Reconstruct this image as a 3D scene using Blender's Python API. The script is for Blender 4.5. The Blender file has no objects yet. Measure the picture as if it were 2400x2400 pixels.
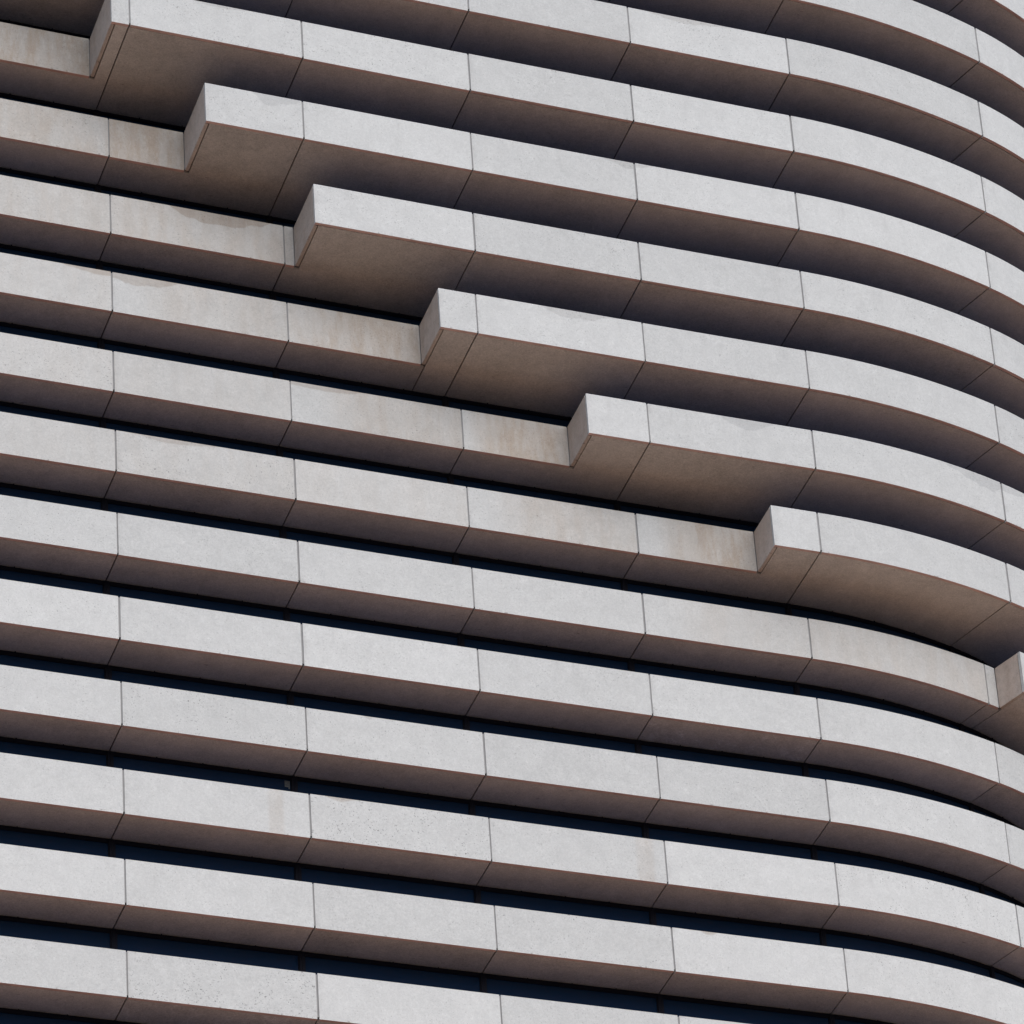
import bpy, math, random
from mathutils import Matrix, Vector
R = math.radians
random.seed(7)
scene = bpy.context.scene
COL = scene.collection

# ------------------------------------------------------------------ constants
S = 2.0                               # metres per survey unit
ZG = 93.8                             # top of reference storey band above ground
H, HB = 1.650221 * S, 0.830141 * S        # storey pitch, height of a stone band
DS = 0.736163 * S                       # depth of the soffit behind the lower wall plane

# ------------------------------------------------------------------ camera
cam_d = bpy.data.cameras.new('camera')
cam = bpy.data.objects.new('camera', cam_d)
COL.objects.link(cam)
F, RX, ROLL, RZ = (11090.287677, 2.07764624, -0.11472529, -0.45386528)
CX, CY, CZ = (-16.605078, -61.00538, -46.062718)
PX, PY = (2141.337, 2460.275)
cam_d.sensor_width = 36.0
cam_d.lens = 36.0 * F / 2400.0
cam_d.shift_x = (1200.0 - PX) / 2400.0
cam_d.shift_y = (PY - 1200.0) / 2400.0
cam_d.clip_start, cam_d.clip_end = 1.0, 6000.0
cam.matrix_world = (Matrix.Translation((CX * S, CY * S, CZ * S + ZG)) @ Matrix.Rotation(RZ, 4, 'Z')
                    @ Matrix.Rotation(RX, 4, 'X') @ Matrix.Rotation(ROLL, 4, 'Z'))
scene.camera = cam

# ------------------------------------------------------------------ light
SUN_EL, SUN_AZ = 48.0, 168.0          # azimuth clockwise from +Y: the sun stands in front of the wall, to the right
world = bpy.data.worlds.new('World')
scene.world = world
world.use_nodes = True
wn = world.node_tree.nodes
wn.clear()
sky = wn.new('ShaderNodeTexSky')
sky.sky_type = 'NISHITA'
sky.sun_disc = False
sky.sun_elevation, sky.sun_rotation = R(SUN_EL), R(SUN_AZ)
sky.air_density, sky.dust_density, sky.ozone_density = 1.0, 1.5, 1.0
bg = wn.new('ShaderNodeBackground')
bg.inputs['Strength'].default_value = 0.10
wo = wn.new('ShaderNodeOutputWorld')
world.node_tree.links.new(sky.outputs[0], bg.inputs[0])
world.node_tree.links.new(bg.outputs[0], wo.inputs[0])
sun_d = bpy.data.lights.new('sun', 'SUN')
sun_d.energy, sun_d.angle, sun_d.color = 1.2, R(80), (1.0, 0.972, 0.945)
sun = bpy.data.objects.new('sun', sun_d)
COL.objects.link(sun)
sd = Vector((math.sin(R(SUN_AZ)) * math.cos(R(SUN_EL)), math.cos(R(SUN_AZ)) * math.cos(R(SUN_EL)), math.sin(R(SUN_EL))))
sun.rotation_euler = sd.to_track_quat('Z', 'Y').to_euler()
scene.render.engine = 'CYCLES'
scene.cycles.max_bounces = 8
scene.cycles.diffuse_bounces = 6
vs = scene.view_settings
vs.view_transform, vs.look, vs.gamma, vs.use_curve_mapping = 'Standard', 'None', 1.0, False
vs.exposure = 0.97

# ------------------------------------------------------------------ materials
def new_mat(name):
    m = bpy.data.materials.new(name)
    m.use_nodes = True
    nt = m.node_tree
    b = nt.nodes['Principled BSDF']
    return m, nt, b

class NB:
    """small helper for node graphs"""
    def __init__(s, nt): s.nt = nt
    def n(s, t, **kw):
        x = s.nt.nodes.new(t)
        for k, v in kw.items(): setattr(x, k, v)
        return x
    def put(s, sock, v):
        if isinstance(v, bpy.types.NodeSocket): s.nt.links.new(v, sock)
        else: sock.default_value = v
    def math(s, op, a, b=0.0, c=None, clamp=False):
        x = s.n('ShaderNodeMath', operation=op, use_clamp=clamp)
        s.put(x.inputs[0], a); s.put(x.inputs[1], b)
        if c is not None: s.put(x.inputs[2], c)
        return x.outputs[0]
    def ramp(s, v, a, b, lo=0.0, hi=1.0):
        x = s.n('ShaderNodeMapRange', interpolation_type='SMOOTHSTEP')
        for i, q in enumerate((v, a, b, lo, hi)): s.put(x.inputs[i], q)
        return x.outputs[0]
    def noise(s, vec, scale, detail=4.0, rough=0.55, dist=0.0):
        x = s.n('ShaderNodeTexNoise')
        s.put(x.inputs['Vector'], vec)
        x.inputs['Scale'].default_value = scale; x.inputs['Detail'].default_value = detail
        x.inputs['Roughness'].default_value = rough; x.inputs['Distortion'].default_value = dist
        return x.outputs['Fac']
    def attr(s, name):
        x = s.n('ShaderNodeAttribute', attribute_type='OBJECT', attribute_name=name)
        return x.outputs['Fac']
    def mix(s, f, a, b, bt='MIX'):
        x = s.n('ShaderNodeMix', data_type='RGBA', blend_type=bt)
        s.put(x.inputs[0], f); s.put(x.inputs[6], a); s.put(x.inputs[7], b)
        return x.outputs[2]
    def rgb(s, v):
        x = s.n('ShaderNodeCombineColor')
        for i in range(3): s.put(x.inputs[i], v)
        return x.outputs[0]

def concrete(name, base, face):
    m, nt, b = new_mat(name)
    g = NB(nt)
    tc = g.n('ShaderNodeTexCoord')
    oi = g.n('ShaderNodeObjectInfo')
    rnd = oi.outputs['Random']
    off = g.n('ShaderNodeVectorMath', operation='ADD')
    nt.links.new(tc.outputs['Object'], off.inputs[0])
    cmb = g.n('ShaderNodeCombineXYZ')
    nt.links.new(g.math('MULTIPLY', rnd, 213.0), cmb.inputs[0])
    nt.links.new(g.math('MULTIPLY', rnd, 91.0), cmb.inputs[1])
    nt.links.new(g.math('MULTIPLY', rnd, 47.0), cmb.inputs[2])
    nt.links.new(cmb.outputs[0], off.inputs[1])
    V = off.outputs[0]
    big = g.noise(V, 0.45, 3.0)
    mid = g.noise(V, 2.2, 6.0, 0.62, 0.4)
    fine = g.noise(V, 11.0, 5.0, 0.7)
    grain = g.noise(V, 26.0, 3.0, 0.7)
    wisp = g.ramp(g.noise(V, 3.2, 8.0, 0.72, 1.2), 0.56, 0.66)
    speck = g.ramp(g.noise(V, 19.0, 2.0, 0.5), 0.635, 0.70)
    patch = g.ramp(g.noise(V, 1.1, 3.0, 0.6), 0.34, 0.58)
    val = g.math('ADD', 1.0, g.math('MULTIPLY', g.math('SUBTRACT', rnd, 0.5), 0.11 if face else 0.18))
    k = (0.12, 0.26, 0.32, 0.40) if face else (0.42, 0.48, 0.65, 1.0)
    for q, w in zip((big, mid, fine, grain), k):
        val = g.math('ADD', val, g.math('MULTIPLY', g.math('SUBTRACT', q, 0.5), w))
    val = g.math('ADD', val, g.math('MULTIPLY', wisp, 0.075))
    sp = g.math('MULTIPLY', g.math('MULTIPLY', speck, patch), g.math('ADD', 0.20, g.attr('speck')))
    val = g.math('SUBTRACT', val, sp)
    colr = g.mix(1.0, base, g.rgb(val), 'MULTIPLY')
    if face:
        uv = g.n('ShaderNodeSeparateXYZ')
        nt.links.new(tc.outputs['UV'], uv.inputs[0])
        u, v = uv.outputs[0], uv.outputs[1]            # metres along the panel, metres below its top edge
        # water stain hanging from the top edge
        w = g.math('MAXIMUM', g.attr('stain_width'), 0.01)
        d = g.math('ABSOLUTE', g.math('DIVIDE', g.math('SUBTRACT', u, g.attr('stain_at')), w))
        prof = g.math('SUBTRACT', 1.0, g.math('POWER', d, 1.6))
        wob = g.math('MULTIPLY', g.math('SUBTRACT', g.noise(V, 1.25, 4.0, 0.5), 0.45), 1.5)
        lim = g.math('MULTIPLY', g.attr('stain_depth'), g.math('ADD', prof, wob))
        edge = g.math('SUBTRACT', lim, v)
        mask = g.math('MULTIPLY', g.ramp(edge, -0.01, 0.06), g.ramp(d, 1.25, 1.0))
        mask = g.math('MULTIPLY', mask, g.ramp(g.attr('stain_depth'), 0.0, 0.02))
        warm = g.attr('stain_warm')
        tint = g.mix(warm, (0.86, 0.86, 0.865, 1), (0.79, 0.72, 0.66, 1))
        colr = g.mix(mask, colr, g.mix(1.0, colr, tint, 'MULTIPLY'))
        # chips along the lower edge, grime beside the joints, faint rain marks
        chip = g.math('MULTIPLY', g.ramp(g.noise(V, 5.0, 3.0, 0.6), 0.63, 0.68), g.ramp(v, 1.585, 1.635))
        colr = g.mix(g.math('MULTIPLY', chip, 0.55), colr, (0.16, 0.13, 0.115, 1))
        grime = g.math('MULTIPLY', g.ramp(u, 0.22, 0.0), g.ramp(g.noise(V, 3.0, 4.0, 0.6), 0.40, 0.70))
        colr = g.mix(g.math('MULTIPLY', grime, 0.20), colr, (0.20, 0.18, 0.165, 1))
        rm0 = g.n('ShaderNodeMapping')
        nt.links.new(V, rm0.inputs[0]); rm0.inputs['Scale'].default_value = (1.0, 1.0, 0.10)
        rain = g.math('MULTIPLY', g.ramp(g.noise(rm0.outputs[0], 2.6, 5.0, 0.7), 0.52, 0.72), g.ramp(v, 1.5, 0.0))
        colr = g.mix(g.math('MULTIPLY', rain, 0.11), colr, (0.23, 0.215, 0.205, 1))
        # vertical brown run marks and broad brown tint
        mp = g.n('ShaderNodeMapping')
        nt.links.new(V, mp.inputs[0]); mp.inputs['Scale'].default_value = (1.0, 1.0, 0.24)
        st = g.ramp(g.noise(mp.outputs[0], 1.9, 6.0, 0.68), 0.36, 0.66)
        rw = g.math('MAXIMUM', g.attr('run_width'), 0.01)
        rd = g.math('ABSOLUTE', g.math('DIVIDE', g.math('SUBTRACT', u, g.attr('run_at')), rw))
        rm = g.math('MULTIPLY', g.ramp(rd, 1.1, 0.55), g.attr('run_amount'))
        soft = g.math('MULTIPLY', rm, g.math('ADD', 0.5, g.math('MULTIPLY', st, 0.5)))
        colr = g.mix(soft, colr, g.mix(1.0, colr, (0.76, 0.64, 0.54, 1), 'MULTIPLY'))
        lime = g.math('MULTIPLY', rm, g.ramp(g.noise(mp.outputs[0], 7.5, 3.0, 0.6), 0.60, 0.70))
        colr = g.mix(g.math('MULTIPLY', lime, 0.25), colr, (0.62, 0.60, 0.57, 1))
    else:
        # dark scuffs
        sc = g.n('ShaderNodeMapping')
        nt.links.new(V, sc.inputs[0]); sc.inputs['Scale'].default_value = (0.9, 3.2, 1.0); sc.inputs['Rotation'].default_value = (0, 0, 0.5)
        scuff = g.ramp(g.noise(sc.outputs[0], 3.0, 2.0, 0.5), 0.735, 0.76)
        colr = g.mix(g.math('MULTIPLY', scuff, 0.5), colr, (0.12, 0.10, 0.09, 1))
        # pale efflorescence patch on single slabs
        ef = g.math('MULTIPLY', g.ramp(g.noise(V, 1.6, 6.0, 0.7, 1.5), 0.50, 0.64), g.attr('bloom'))
        colr = g.mix(ef, colr, g.mix(1.0, colr, (1.25, 1.28, 1.32, 1), 'MULTIPLY'))
    nt.links.new(colr, b.inputs['Base Color'])
    b.inputs['Roughness'].default_value = 0.85
    b.inputs['Specular IOR Level'].default_value = 0.25
    bp = g.n('ShaderNodeBump')
    bp.inputs['Strength'].default_value = 0.25; bp.inputs['Distance'].default_value = 0.01
    nt.links.new(g.math('ADD', fine, g.math('MULTIPLY', speck, -0.6)), bp.inputs['Height'])
    nt.links.new(bp.outputs[0], b.inputs['Normal'])
    return m

M_FACE = concrete('precast_concrete_face', (0.503, 0.501, 0.484, 1), True)
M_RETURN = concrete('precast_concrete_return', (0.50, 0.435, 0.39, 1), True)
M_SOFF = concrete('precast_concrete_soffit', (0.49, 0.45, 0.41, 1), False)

def plain(name, col, rough, noise=0.2, scale=3.0, metal=0.0, spec=0.4):
    m, nt, b = new_mat(name)
    g = NB(nt)
    tc = g.n('ShaderNodeTexCoord')
    f = g.noise(tc.outputs['Object'], scale, 5.0, 0.6)
    v = g.math('ADD', 1.0, g.math('MULTIPLY', g.math('SUBTRACT', f, 0.5), noise * 2))
    nt.links.new(g.mix(1.0, (*col, 1), g.rgb(v), 'MULTIPLY'), b.inputs['Base Color'])
    b.inputs['Roughness'].default_value = rough
    b.inputs['Metallic'].default_value = metal
    b.inputs['Specular IOR Level'].default_value = spec
    return m
M_SEAL = plain('joint_sealant', (0.25, 0.245, 0.24), 0.8, 0.25, 2.0)
M_EDGE = plain('red_tinted_concrete_edge', (0.56, 0.365, 0.315), 0.85, 0.35, 1.6)  # reddish tint for the downward faces of the panels
M_JOINT_SHADE = plain('dark_joint_shade', (0.12, 0.105, 0.10), 0.8, 0.25, 2.0)  # dark soffit joints, groove shade deepened in the colour
M_LEDGE = plain('ledge_blue_bounce', (0.026, 0.034, 0.10), 0.9, 0.2, 2.0)  # unseen ledge tops, coloured to bounce blue light into the soffits
M_FRAME = plain('dark_bronze_frame', (0.0055, 0.0055, 0.012), 0.6, 0.15, 6.0, 0.0, 0.12)
M_GLASS = plain('dark_navy_glass', (0.006, 0.0185, 0.046), 0.10, 0.1, 0.4, 0.0, 0.3)
M_PAPER = plain('weathered_paper', (0.10, 0.10, 0.105), 0.8, 0.9, 14.0)
M_BOUNCE = plain('buff_bounce_paving', (0.54, 0.343, 0.212), 0.9, 0.12, 0.05)  # pale warm colour chosen for its bounce onto the undersides
M_GROUND = plain('dark_city_ground', (0.038, 0.037, 0.042), 0.9, 0.2, 0.02)  # kept dark so the far ground bounces little light up
M_CORE = plain('concrete_core', (0.3, 0.3, 0.3), 0.9)

# ------------------------------------------------------------------ plan curve
WN = [3.02347, 3.0078, 3.01667, 3.02639, 3.60365]
KN = [-2.8e-05, -0.000526, -0.002185, 0.001226, 0.084633, 0.172099]
CC = [0.0]
for w_ in WN: CC.append(CC[-1] + w_)
for i in range(3): CC.append(CC[-1] + 3.6)
NC = len(CC) - 1
COLS = {i: c for i, c in enumerate(CC)}
for i in range(1, 4): COLS[-i] = -WN[0] * i
S_MIN, S_MAX = COLS[-3], CC[-1]
S_STRAIGHT = CC[5] + (1.62 - 0.31) / KN[5]
def plan(s, off):
    """point on the facade: s = survey arc length on the lower wall plane, off = survey distance outward"""
    x = y = th = 0.0
    rem = s
    for i in range(7):
        L = WN[i] if i < 5 else (S_STRAIGHT - CC[5] if i == 5 else 1e9)
        k = KN[i] if i < 6 else 0.0
        l = rem if rem < L else L
        if abs(k) < 1e-9: k = 1e-9
        x += (math.sin(th + k * l) - math.sin(th)) / k
        y += (-math.cos(th + k * l) + math.cos(th)) / k
        th += k * l
        rem -= l
        if rem <= 0: break
    return ((x + off * math.sin(th)) * S, (y - off * math.cos(th)) * S)

OUT = {1: 1.9016, 2: 1.7099, 3: 1.5186, 4: 1.3633, 5: 1.2039, 6: 1.0563, 7: 0.9417, 8: 0.7923, 9: 0.5667}
INN = {3: 0.0586, 4: 0.0095, 5: -0.0037, 6: -0.0061, 7: -0.0203, 8: 0.0096, 9: -0.0059, 10: 0.0037, 11: 0.0062, 12: 0.0088, 13: -0.0145, 14: -0.0324}
D2, D3 = 0.007119, 0.000708
def out_off(b, s):
    if b in OUT: o = OUT[b]
    elif b < 1: o = OUT[1] + (1 - b) * 0.165
    else: o = max(0.2, OUT[9] - (b - 9) * 0.15)
    sc = min(max(s, -6.0), 17.0)
    return o + D2 * (sc - 6) + D3 * (sc - 6) * (b - 9)
def in_off(b): return INN.get(b, 0.0)
STEP = {-3: -7.6, -2: -6.7, -1: -5.75, 0: -4.6, 1: -3.3, 2: -1.86, 3: -0.31, 4: 1.319, 5: 3.203, 6: 5.372, 7: 7.945, 8: 11.222, 9: 15.93, 10: 22.9}
B_TOP, B_BOT = -3, 16
def ztop(b): return ZG - (b - 9) * H

def stations(s0, s1):
    """arc positions from s0 to s1: every column line, dense where the wall curves"""
    out = [s0]
    for c in sorted(COLS.values()):
        if c <= CC[4] + 1e-6 and s0 + 1e-4 < c < s1 - 1e-4: out.append(c)
    if s1 > CC[4] + 0.05:
        s = max(s0, CC[4])
        n = max(1, int(math.ceil((s1 - s) / 0.20)))
        out += [s + (s1 - s) * i / n for i in range(1, n + 1)]
    elif s1 - out[-1] > 1e-6:
        out.append(s1)
    return out

# ------------------------------------------------------------------ mesh builders
def link_mesh(name, verts, faces, mat, parent=None, uvs=None, smooth=None):
    c = Vector((0, 0, 0))
    for v in verts: c += Vector(v)
    c /= len(verts)
    me = bpy.data.meshes.new(name)
    me.from_pydata([tuple(Vector(v) - c) for v in verts], [], faces)
    if uvs:
        ul = me.uv_layers.new(name='UVMap')
        for lp in me.loops: ul.data[lp.index].uv = uvs[lp.vertex_index]
    me.materials.append(mat)
    if smooth:
        for q in me.polygons: q.use_smooth = True
        me.set_sharp_from_angle(angle=R(20))
    me.update()
    o = bpy.data.objects.new(name, me)
    COL.objects.link(o)
    o.location = c
    if parent: o.parent = parent
    return o

def strip_mesh(st, front, back, z0, z1):
    """closed solid along stations st; front(s), back(s) = offsets. Returns verts, faces, uvs, indices of front faces"""
    V, Fc, U, fr = [], [], [], []
    n = len(st)
    arc = 0.0
    prev = None
    for s in st:
        f, k = plan(s, front(s)), plan(s, back(s))
        if prev: arc += math.hypot(f[0] - prev[0], f[1] - prev[1])
        prev = f
        V += [(*f, z0), (*f, z1), (*k, z1), (*k, z0)]
        U += [(arc, z1 - z0), (arc, 0.0), (arc, -0.1), (arc, z1 - z0)]
    for i in range(n - 1):
        a, c = 4 * i, 4 * (i + 1)
        fr.append(len(Fc))
        Fc += [(a, c, c + 1, a + 1), (a + 1, c + 1, c + 2, a + 2), (a + 2, c + 2, c + 3, a + 3), (a + 3, c + 3, c, a)]
    Fc.append((0, 1, 2, 3))
    e = 4 * (n - 1)
    Fc.append((e + 3, e + 2, e + 1, e))
    return V, Fc, U, fr

def join(parts):
    V, Fc = [], []
    for v, f in parts:
        o = len(V)
        V += v
        Fc += [tuple(i + o for i in q) for q in f]
    return V, Fc

def box_on_wall(s0, s1, f, k, z0, z1):
    v, fc, _, _ = strip_mesh(stations(s0, s1), lambda s: f, lambda s: k, z0, z1)
    return v, fc

JW = 0.056 / S / 2                    # half joint width (survey units)
TP = 0.12 / S                        # thickness of a face panel
GR = 0.045 / S                        # groove between face panel and soffit slab

# ------------------------------------------------------------------ the tower
tower = bpy.data.objects.new('office_tower', None)
COL.objects.link(tower)
tower['label'] = 'pale concrete tower with stacked horizontal bands, stepped overhangs, dark ribbon windows and curved corner'
tower['category'] = 'building'
GP = plan(6.0, 0)
tower.location = (GP[0], GP[1], 0)
bpy.context.view_layer.update()
TM = tower.matrix_world.inverted()
def attach(o, parent):
    o.parent = parent
    o.matrix_parent_inverse = Matrix.Translation(-parent_world(parent))
_pw = {}
def parent_world(p):
    if p.name not in _pw:
        w = Vector(p.location)
        q = p.parent
        _pw[p.name] = w                # every child keeps its own world position through matrix_parent_inverse
    return _pw[p.name]

PANEL_FX = {}
def stain(key, at, width, depth, warm): PANEL_FX.setdefault(key, {}).update(stain_at=at, stain_width=width, stain_depth=depth, stain_warm=warm)
def run(key, at, width, amount): PANEL_FX.setdefault(key, {}).update(run_at=at, run_width=width, run_amount=amount)
def specks(key, v): PANEL_FX.setdefault(key, {}).update(speck=v)
# storey letter (from the top of the picture down), lower or overhanging wall, column: wear and brown tints on single panels
stain(('B', 'o', 0), 2.45, 0.95, 0.42, 0.0)
stain(('C', 'i', 0), 3.7, 1.9, 0.50, 0.8)
stain(('D', 'i', -1), 5.5, 1.2, 0.22, 0.8)
stain(('D', 'i', 0), 0.9, 1.5, 0.36, 0.6)
stain(('D', 'o', 2), 3.6, 1.4, 0.32, 0.1)
stain(('B', 'o', 2), 5.8, 0.9, 0.28, 0.1)
stain(('B', 'o', 3), 0.1, 0.6, 0.2, 0.1)
stain(('Z', 'o', 3), 2.2, 1.8, 0.24, 0.2)
stain(('E', 'o', 3), 3.6, 1.0, 0.42, 0.0)
stain(('E', 'o', 4), 6.9, 1.6, 0.48, 0.0)
stain(('E', 'o', 5), 0.1, 1.1, 0.35, 0.0)
stain(('E', 'i', 1), 1.2, 1.6, 0.24, 0.6)
stain(('F', 'i', 0), 1.8, 1.5, 0.2, 0.5)
stain(('J', 'i', 1), 1.0, 0.5, 0.14, 0.7)
stain(('K', 'i', 3), 1.3, 0.3, 0.14, 0.7)
stain(('I', 'i', 1), 2.1, 0.2, 0.12, 0.3)
stain(('X', 'o', 1), 3.5, 1.6, 0.3, 0.3)
stain(('A', 'o', 0), 3.2, 1.0, 0.14, 0.1)
run(('A', 'i', -1), 3.6, 4.0, 1.0)
run(('B', 'i', 0), 1.3, 2.6, 1.0)
run(('B', 'i', -1), 4.2, 4.0, 0.6)
run(('C', 'i', 0), 3.6, 4.5, 0.55)
run(('C', 'i', -1), 5.0, 5.0, 0.40)
run(('C', 'i', 1), 0.2, 2.0, 0.4)
run(('D', 'i', 1), 3.4, 4.0, 0.85)
run(('D', 'i', 0), 5.0, 4.5, 0.40)
run(('E', 'i', 1), 5.0, 4.0, 0.55)
run(('E', 'i', 2), 3.0, 3.0, 0.95)
run(('F', 'i', 3), 3.7, 3.0, 0.95)
run(('F', 'i', 2), 4.8, 4.0, 0.50)
run(('G', 'i', 4), 3.0, 6.0, 0.40)
run(('G', 'i', 3), 5.0, 4.0, 0.30)
run(('J', 'i', 2), 5.3, 0.35, 0.40)
run(('J', 'i', 0), 4.9, 0.3, 0.30)
for k_ in (('I', 'i', 0), ('L', 'i', 0), ('J', 'i', 1)): specks(k_, 0.42)
specks(('J', 'i', 4), 0.62)
BLOOM = {(10, 3): 0.8, (14, 0): 0.6, (12, 2): 0.3}

def panel_bounds(s_from, s_to):
    cs = sorted(c for c in COLS.values() if s_from + 0.12 < c < s_to - 0.12)
    e = [s_from] + cs + [s_to]
    return list(zip(e[:-1], e[1:]))

def col_name(s):
    return min(COLS, key=lambda i: abs(COLS[i] - s))

for b in range(B_TOP, B_BOT + 1):
    z1 = ztop(b)
    z0 = z1 - HB
    st = STEP.get(b)
    rng = random.Random(100 + b)
    io = in_off(b)
    # --- core of the storey band
    parts = []
    zc0, zc1 = z0 + 0.088, z1 - 0.03
    cd = 0.024 / S
    inner_to = S_MAX if st is None else min(st, S_MAX)
    if st is None or st > S_MIN:
        v, f, _, _ = strip_mesh(stations(S_MIN, inner_to), lambda s: io - cd, lambda s: -DS / S - 0.2, zc0, zc1)
        parts.append((v, f))
    if st is not None and st < S_MAX:
        v, f, _, _ = strip_mesh(stations(max(st, S_MIN) + cd, S_MAX), lambda s: out_off(b, s) - cd, lambda s: -DS / S - 0.2, zc0, zc1)
        parts.append((v, f))
    V, Fc = join(parts)
    core = link_mesh('floor_band', V, Fc, M_SEAL)
    core.data.materials.append(M_LEDGE)
    core.data.materials.append(M_JOINT_SHADE)
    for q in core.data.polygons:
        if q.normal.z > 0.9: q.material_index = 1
        elif q.normal.z < -0.9: q.material_index = 2
    attach(core, tower)

    def face(s0, s1, fo, j0, j1, kind):
        jo = rng.uniform(-0.009, 0.009) / S
        a0, a1 = s0 + j0, s1 - j1
        v, f, u, fr = strip_mesh(stations(a0, a1), lambda s: fo(s) + jo, lambda s: fo(s) + jo - TP, z0 + rng.uniform(-.007, .007), z1 + rng.uniform(-.007, .007))
        o = link_mesh('face_panel', v, f, M_FACE, uvs=u, smooth=fr if s1 > CC[4] + .1 else None)
        o.data.materials.append(M_EDGE)
        for q in o.data.polygons:
            if q.normal.z < -0.9: q.material_index = 1
        attach(o, core)
        o['speck'] = rng.choice([0.05, 0.08, 0.1, 0.15, 0.25])
        ci = max(i for i in COLS if COLS[i] < (s0 + s1) / 2)
        if kind == 'i' and 2 < b < 9: o['run_at'], o['run_width'], o['run_amount'] = 3.0, 9.0, 0.22  # broad brown tint on all recessed panels of these storeys
        for k_, v_ in PANEL_FX.get(('XYZABCDEFGHIJKLMN'[b] if b >= 0 else '-', kind, ci), {}).items(): o[k_] = v_
        return o
    def jw(): return JW * rng.uniform(0.8, 1.3)
    panels = []
    if st is None or st > S_MIN:
        bs = panel_bounds(S_MIN, inner_to)
        for i, (s0, s1) in enumerate(bs):
            last = i == len(bs) - 1
            panels.append(('i', s0, s1, face(s0, s1, lambda s: io, jw(), (0.03 / S if last and st else jw()), 'i')))
    if st is not None and st < S_MAX:
        fo = lambda s: out_off(b, s)
        bs = panel_bounds(max(st, S_MIN), S_MAX)
        for i, (s0, s1) in enumerate(bs):
            panels.append(('o', s0, s1, face(s0, s1, fo, 0.0 if i == 0 else jw(), jw(), 'o')))
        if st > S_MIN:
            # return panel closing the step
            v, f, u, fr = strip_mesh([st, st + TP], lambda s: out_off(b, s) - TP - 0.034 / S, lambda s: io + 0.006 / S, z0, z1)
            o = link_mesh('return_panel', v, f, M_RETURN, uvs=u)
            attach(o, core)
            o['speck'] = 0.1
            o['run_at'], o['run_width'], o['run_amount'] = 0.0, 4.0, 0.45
    # --- soffit slabs
    zs0, zs1 = z0 + 0.03, z0 + 0.10
    back = -DS / S - 0.10
    def soffit(rows, ci=99):
        """rows: list of (station list, front fn, back fn), welded into one slab"""
        pv = [strip_mesh(s_, f_, k_, zs0, zs1)[:2] for s_, f_, k_ in rows]
        v, f = join(pv)
        o = link_mesh('soffit_slab', v, f, M_SOFF)
        attach(o, core)
        o['bloom'] = BLOOM.get((b, ci), 0.0)
        return o
    fin = lambda s: io - TP - GR
    fout = lambda s: out_off(b, s) - TP - GR
    bk = lambda s: back
    if st is None:
        for s0, s1 in panel_bounds(S_MIN, S_MAX): soffit([(stations(s0 + JW * .85, s1 - JW * .85), fin, bk)], col_name(s0))
    elif st <= S_MIN:
        for s0, s1 in panel_bounds(S_MIN, S_MAX): soffit([(stations(s0 + JW * .85, s1 - JW * .85), fout, bk)])
    else:
        split = b in (6, 9, 10) or st > S_MAX
        cs = sorted(set(list(COLS.values())))
        for c0, c1 in zip(cs[:-1], cs[1:]):
            a0, a1 = c0 + JW * .85, c1 - JW * .85
            e = st + TP + GR
            if c1 <= st + 0.1: soffit([(stations(a0, a1), fin, bk)], col_name(c0))
            elif c0 >= st - 0.02: soffit([(stations(a0, a1), fout, bk)])
            elif split:
                if st + 0.004 - a0 > 0.1: soffit([(stations(a0, st + TP), fin, bk)])
                soffit([(stations(e, a1), fout, bk)])
            else:
                soffit([(stations(a0, a1), fin, bk), (stations(e, a1), fout, fin)])
    # --- windows in the strip below this band
    zt, zb = z0 + 0.03, z0 - (H - HB) - 0.03
    fr_o = -DS / S
    cs = sorted(COLS.values())
    for c0, c1 in zip(cs[:-1], cs[1:]):
        hm = 0.085 / S
        P = []
        g = 0.004 / S
        P.append(box_on_wall(c0 + g, c0 + hm, fr_o, fr_o - 0.16 / S, zb, zt - 0.06))            # half mullions
        P.append(box_on_wall(c1 - hm, c1 - g, fr_o, fr_o - 0.16 / S, zb, zt - 0.06))
        P.append(box_on_wall(c0 + hm, c0 + hm + .03 / S, fr_o - .035 / S, fr_o - 0.16 / S, zb, zt - 0.15))  # glazing beads
        P.append(box_on_wall(c1 - hm - .03 / S, c1 - hm, fr_o - .035 / S, fr_o - 0.16 / S, zb, zt - 0.15))
        P.append(box_on_wall(c0 + hm, c1 - hm, fr_o - .012 / S, fr_o - 0.16 / S, zt - 0.15, zt - 0.075))     # head rail
        P.append(box_on_wall(c0 + g, c1 - g, fr_o - .09 / S, fr_o - 0.16 / S, zt - 0.0745, zt - 0.001))     # recessed head
        P.append(box_on_wall(c0 + hm + .03 / S, c1 - hm - .03 / S, fr_o - .03 / S, fr_o - 0.16 / S, zt - 0.19, zt - 0.1505))
        P.append(box_on_wall(c0 + hm, c1 - hm, fr_o - .012 / S, fr_o - 0.16 / S, zb, zb + 0.07))             # bottom rail
        for q in (0.25, 0.5, 0.75):                                                                         # head clips
            sm = c0 + (c1 - c0) * q
            P.append(box_on_wall(sm, sm + .03 / S, fr_o - .03 / S, fr_o - 0.0895 / S, zt - 0.0745, zt - 0.01))
        V, Fc = join(P)
        w = link_mesh('window', V, Fc, M_FRAME)
        attach(w, tower)
        v, f = box_on_wall(c0 + hm + .031 / S, c1 - hm - .031 / S, fr_o - .075 / S, fr_o - .10 / S, zb + 0.0705, zt - 0.1905)
        pn = link_mesh('pane', v, f, M_GLASS)
        attach(pn, w)
        if b == 11 and abs(c1 - COLS[1]) < 1e-6:
            NOTE_WIN = (w, c1, zt)

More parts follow.
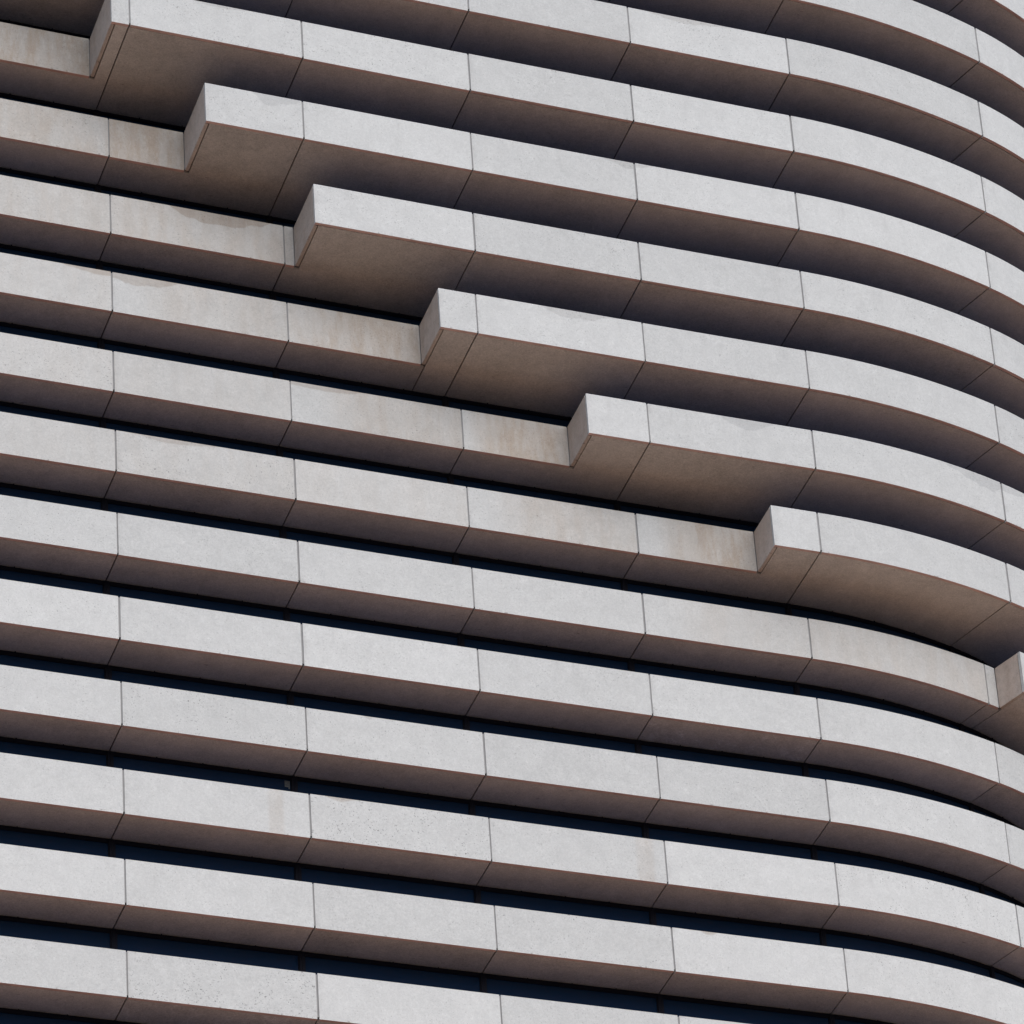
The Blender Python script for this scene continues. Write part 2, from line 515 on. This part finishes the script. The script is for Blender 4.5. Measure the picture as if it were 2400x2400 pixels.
# torn paper left on one pane
w, c1, zt = NOTE_WIN
v, f = box_on_wall(c1 - (.085 + .031 + .19) / S, c1 - (.085 + .031 + .02) / S, fr_o - .072 / S, fr_o - .0748 / S, zt - 0.47, zt - 0.23)
v2, f2 = box_on_wall(c1 - (.085 + .031 + .07) / S, c1 - (.085 + .031 + .02) / S, fr_o - .072 / S, fr_o - .0748 / S, zt - 0.53, zt - 0.4702)
v, f = join([(v, f), (v2, f2)])
nt_ = link_mesh('paper_notice', v, f, M_PAPER)
nt_['label'] = 'torn pale paper stuck to the glass beside a mullion'
attach(nt_, w)

# ------------------------------------------------------------------ core, lower storeys, roof
ds = [S_MIN + (S_MAX - S_MIN) * i / 60 for i in range(61)]
loop = [plan(s, -DS / S - 0.21) for s in ds]
x_l, y_l = loop[0]
x_r, y_r = loop[-1]
loop += [(x_r, y_r + 14.0), (x_l, y_r + 14.0)]
def prism(lp, za, zb_):
    n = len(lp)
    v = [(x, y, za) for x, y in lp] + [(x, y, zb_) for x, y in lp]
    f = [(i, (i + 1) % n, n + (i + 1) % n, n + i) for i in range(n)]
    f += [tuple(range(n - 1, -1, -1)), tuple(range(n, 2 * n))]
    return v, f
v, f = prism(loop, 0.0, ztop(B_TOP) + 1.0)
attach(link_mesh('inner_core', v, f, M_CORE), tower)
parts = []
for b in range(B_BOT + 1, B_BOT + 22):
    z1 = ztop(b)
    if z1 - HB < 0.3: break
    v, f, _, _ = strip_mesh(stations(S_MIN, S_MAX), lambda s: 0.0, lambda s: -DS / S - 0.2, z1 - HB, z1)
    parts.append((v, f))
v, f = join(parts)
attach(link_mesh('lower_band', v, f, M_FACE), tower)
v, f, _, _ = strip_mesh(stations(S_MIN, S_MAX), lambda s: out_off(B_TOP - 1, s), lambda s: -DS / S - 4.0, ztop(B_TOP - 1) - HB, ztop(B_TOP - 1))
attach(link_mesh('roof_parapet', v, f, M_FACE), tower)

# ------------------------------------------------------------------ ground
gv = [(-2500, -2500, 0), (2500, -2500, 0), (2500, 2500, 0), (-2500, 2500, 0)]
gr = link_mesh('ground', gv, [(0, 1, 2, 3)], M_GROUND)
gr['kind'] = 'structure'
gr['label'] = 'dark asphalt ground of the streets beyond the added bounce disc'
pv = [(GP[0] + 112 * math.cos(2 * math.pi * i / 64), GP[1] - 15 + 112 * math.sin(2 * math.pi * i / 64)) for i in range(64)]  # disc out of view, added to light the soffits from below
v, f = prism(pv, -0.3, 0.12)
pl = link_mesh('bounce_plaza', v, f, M_BOUNCE)
pl['kind'] = 'structure'
pl['label'] = 'unseen buff disc added around the tower foot to bounce warm light up'
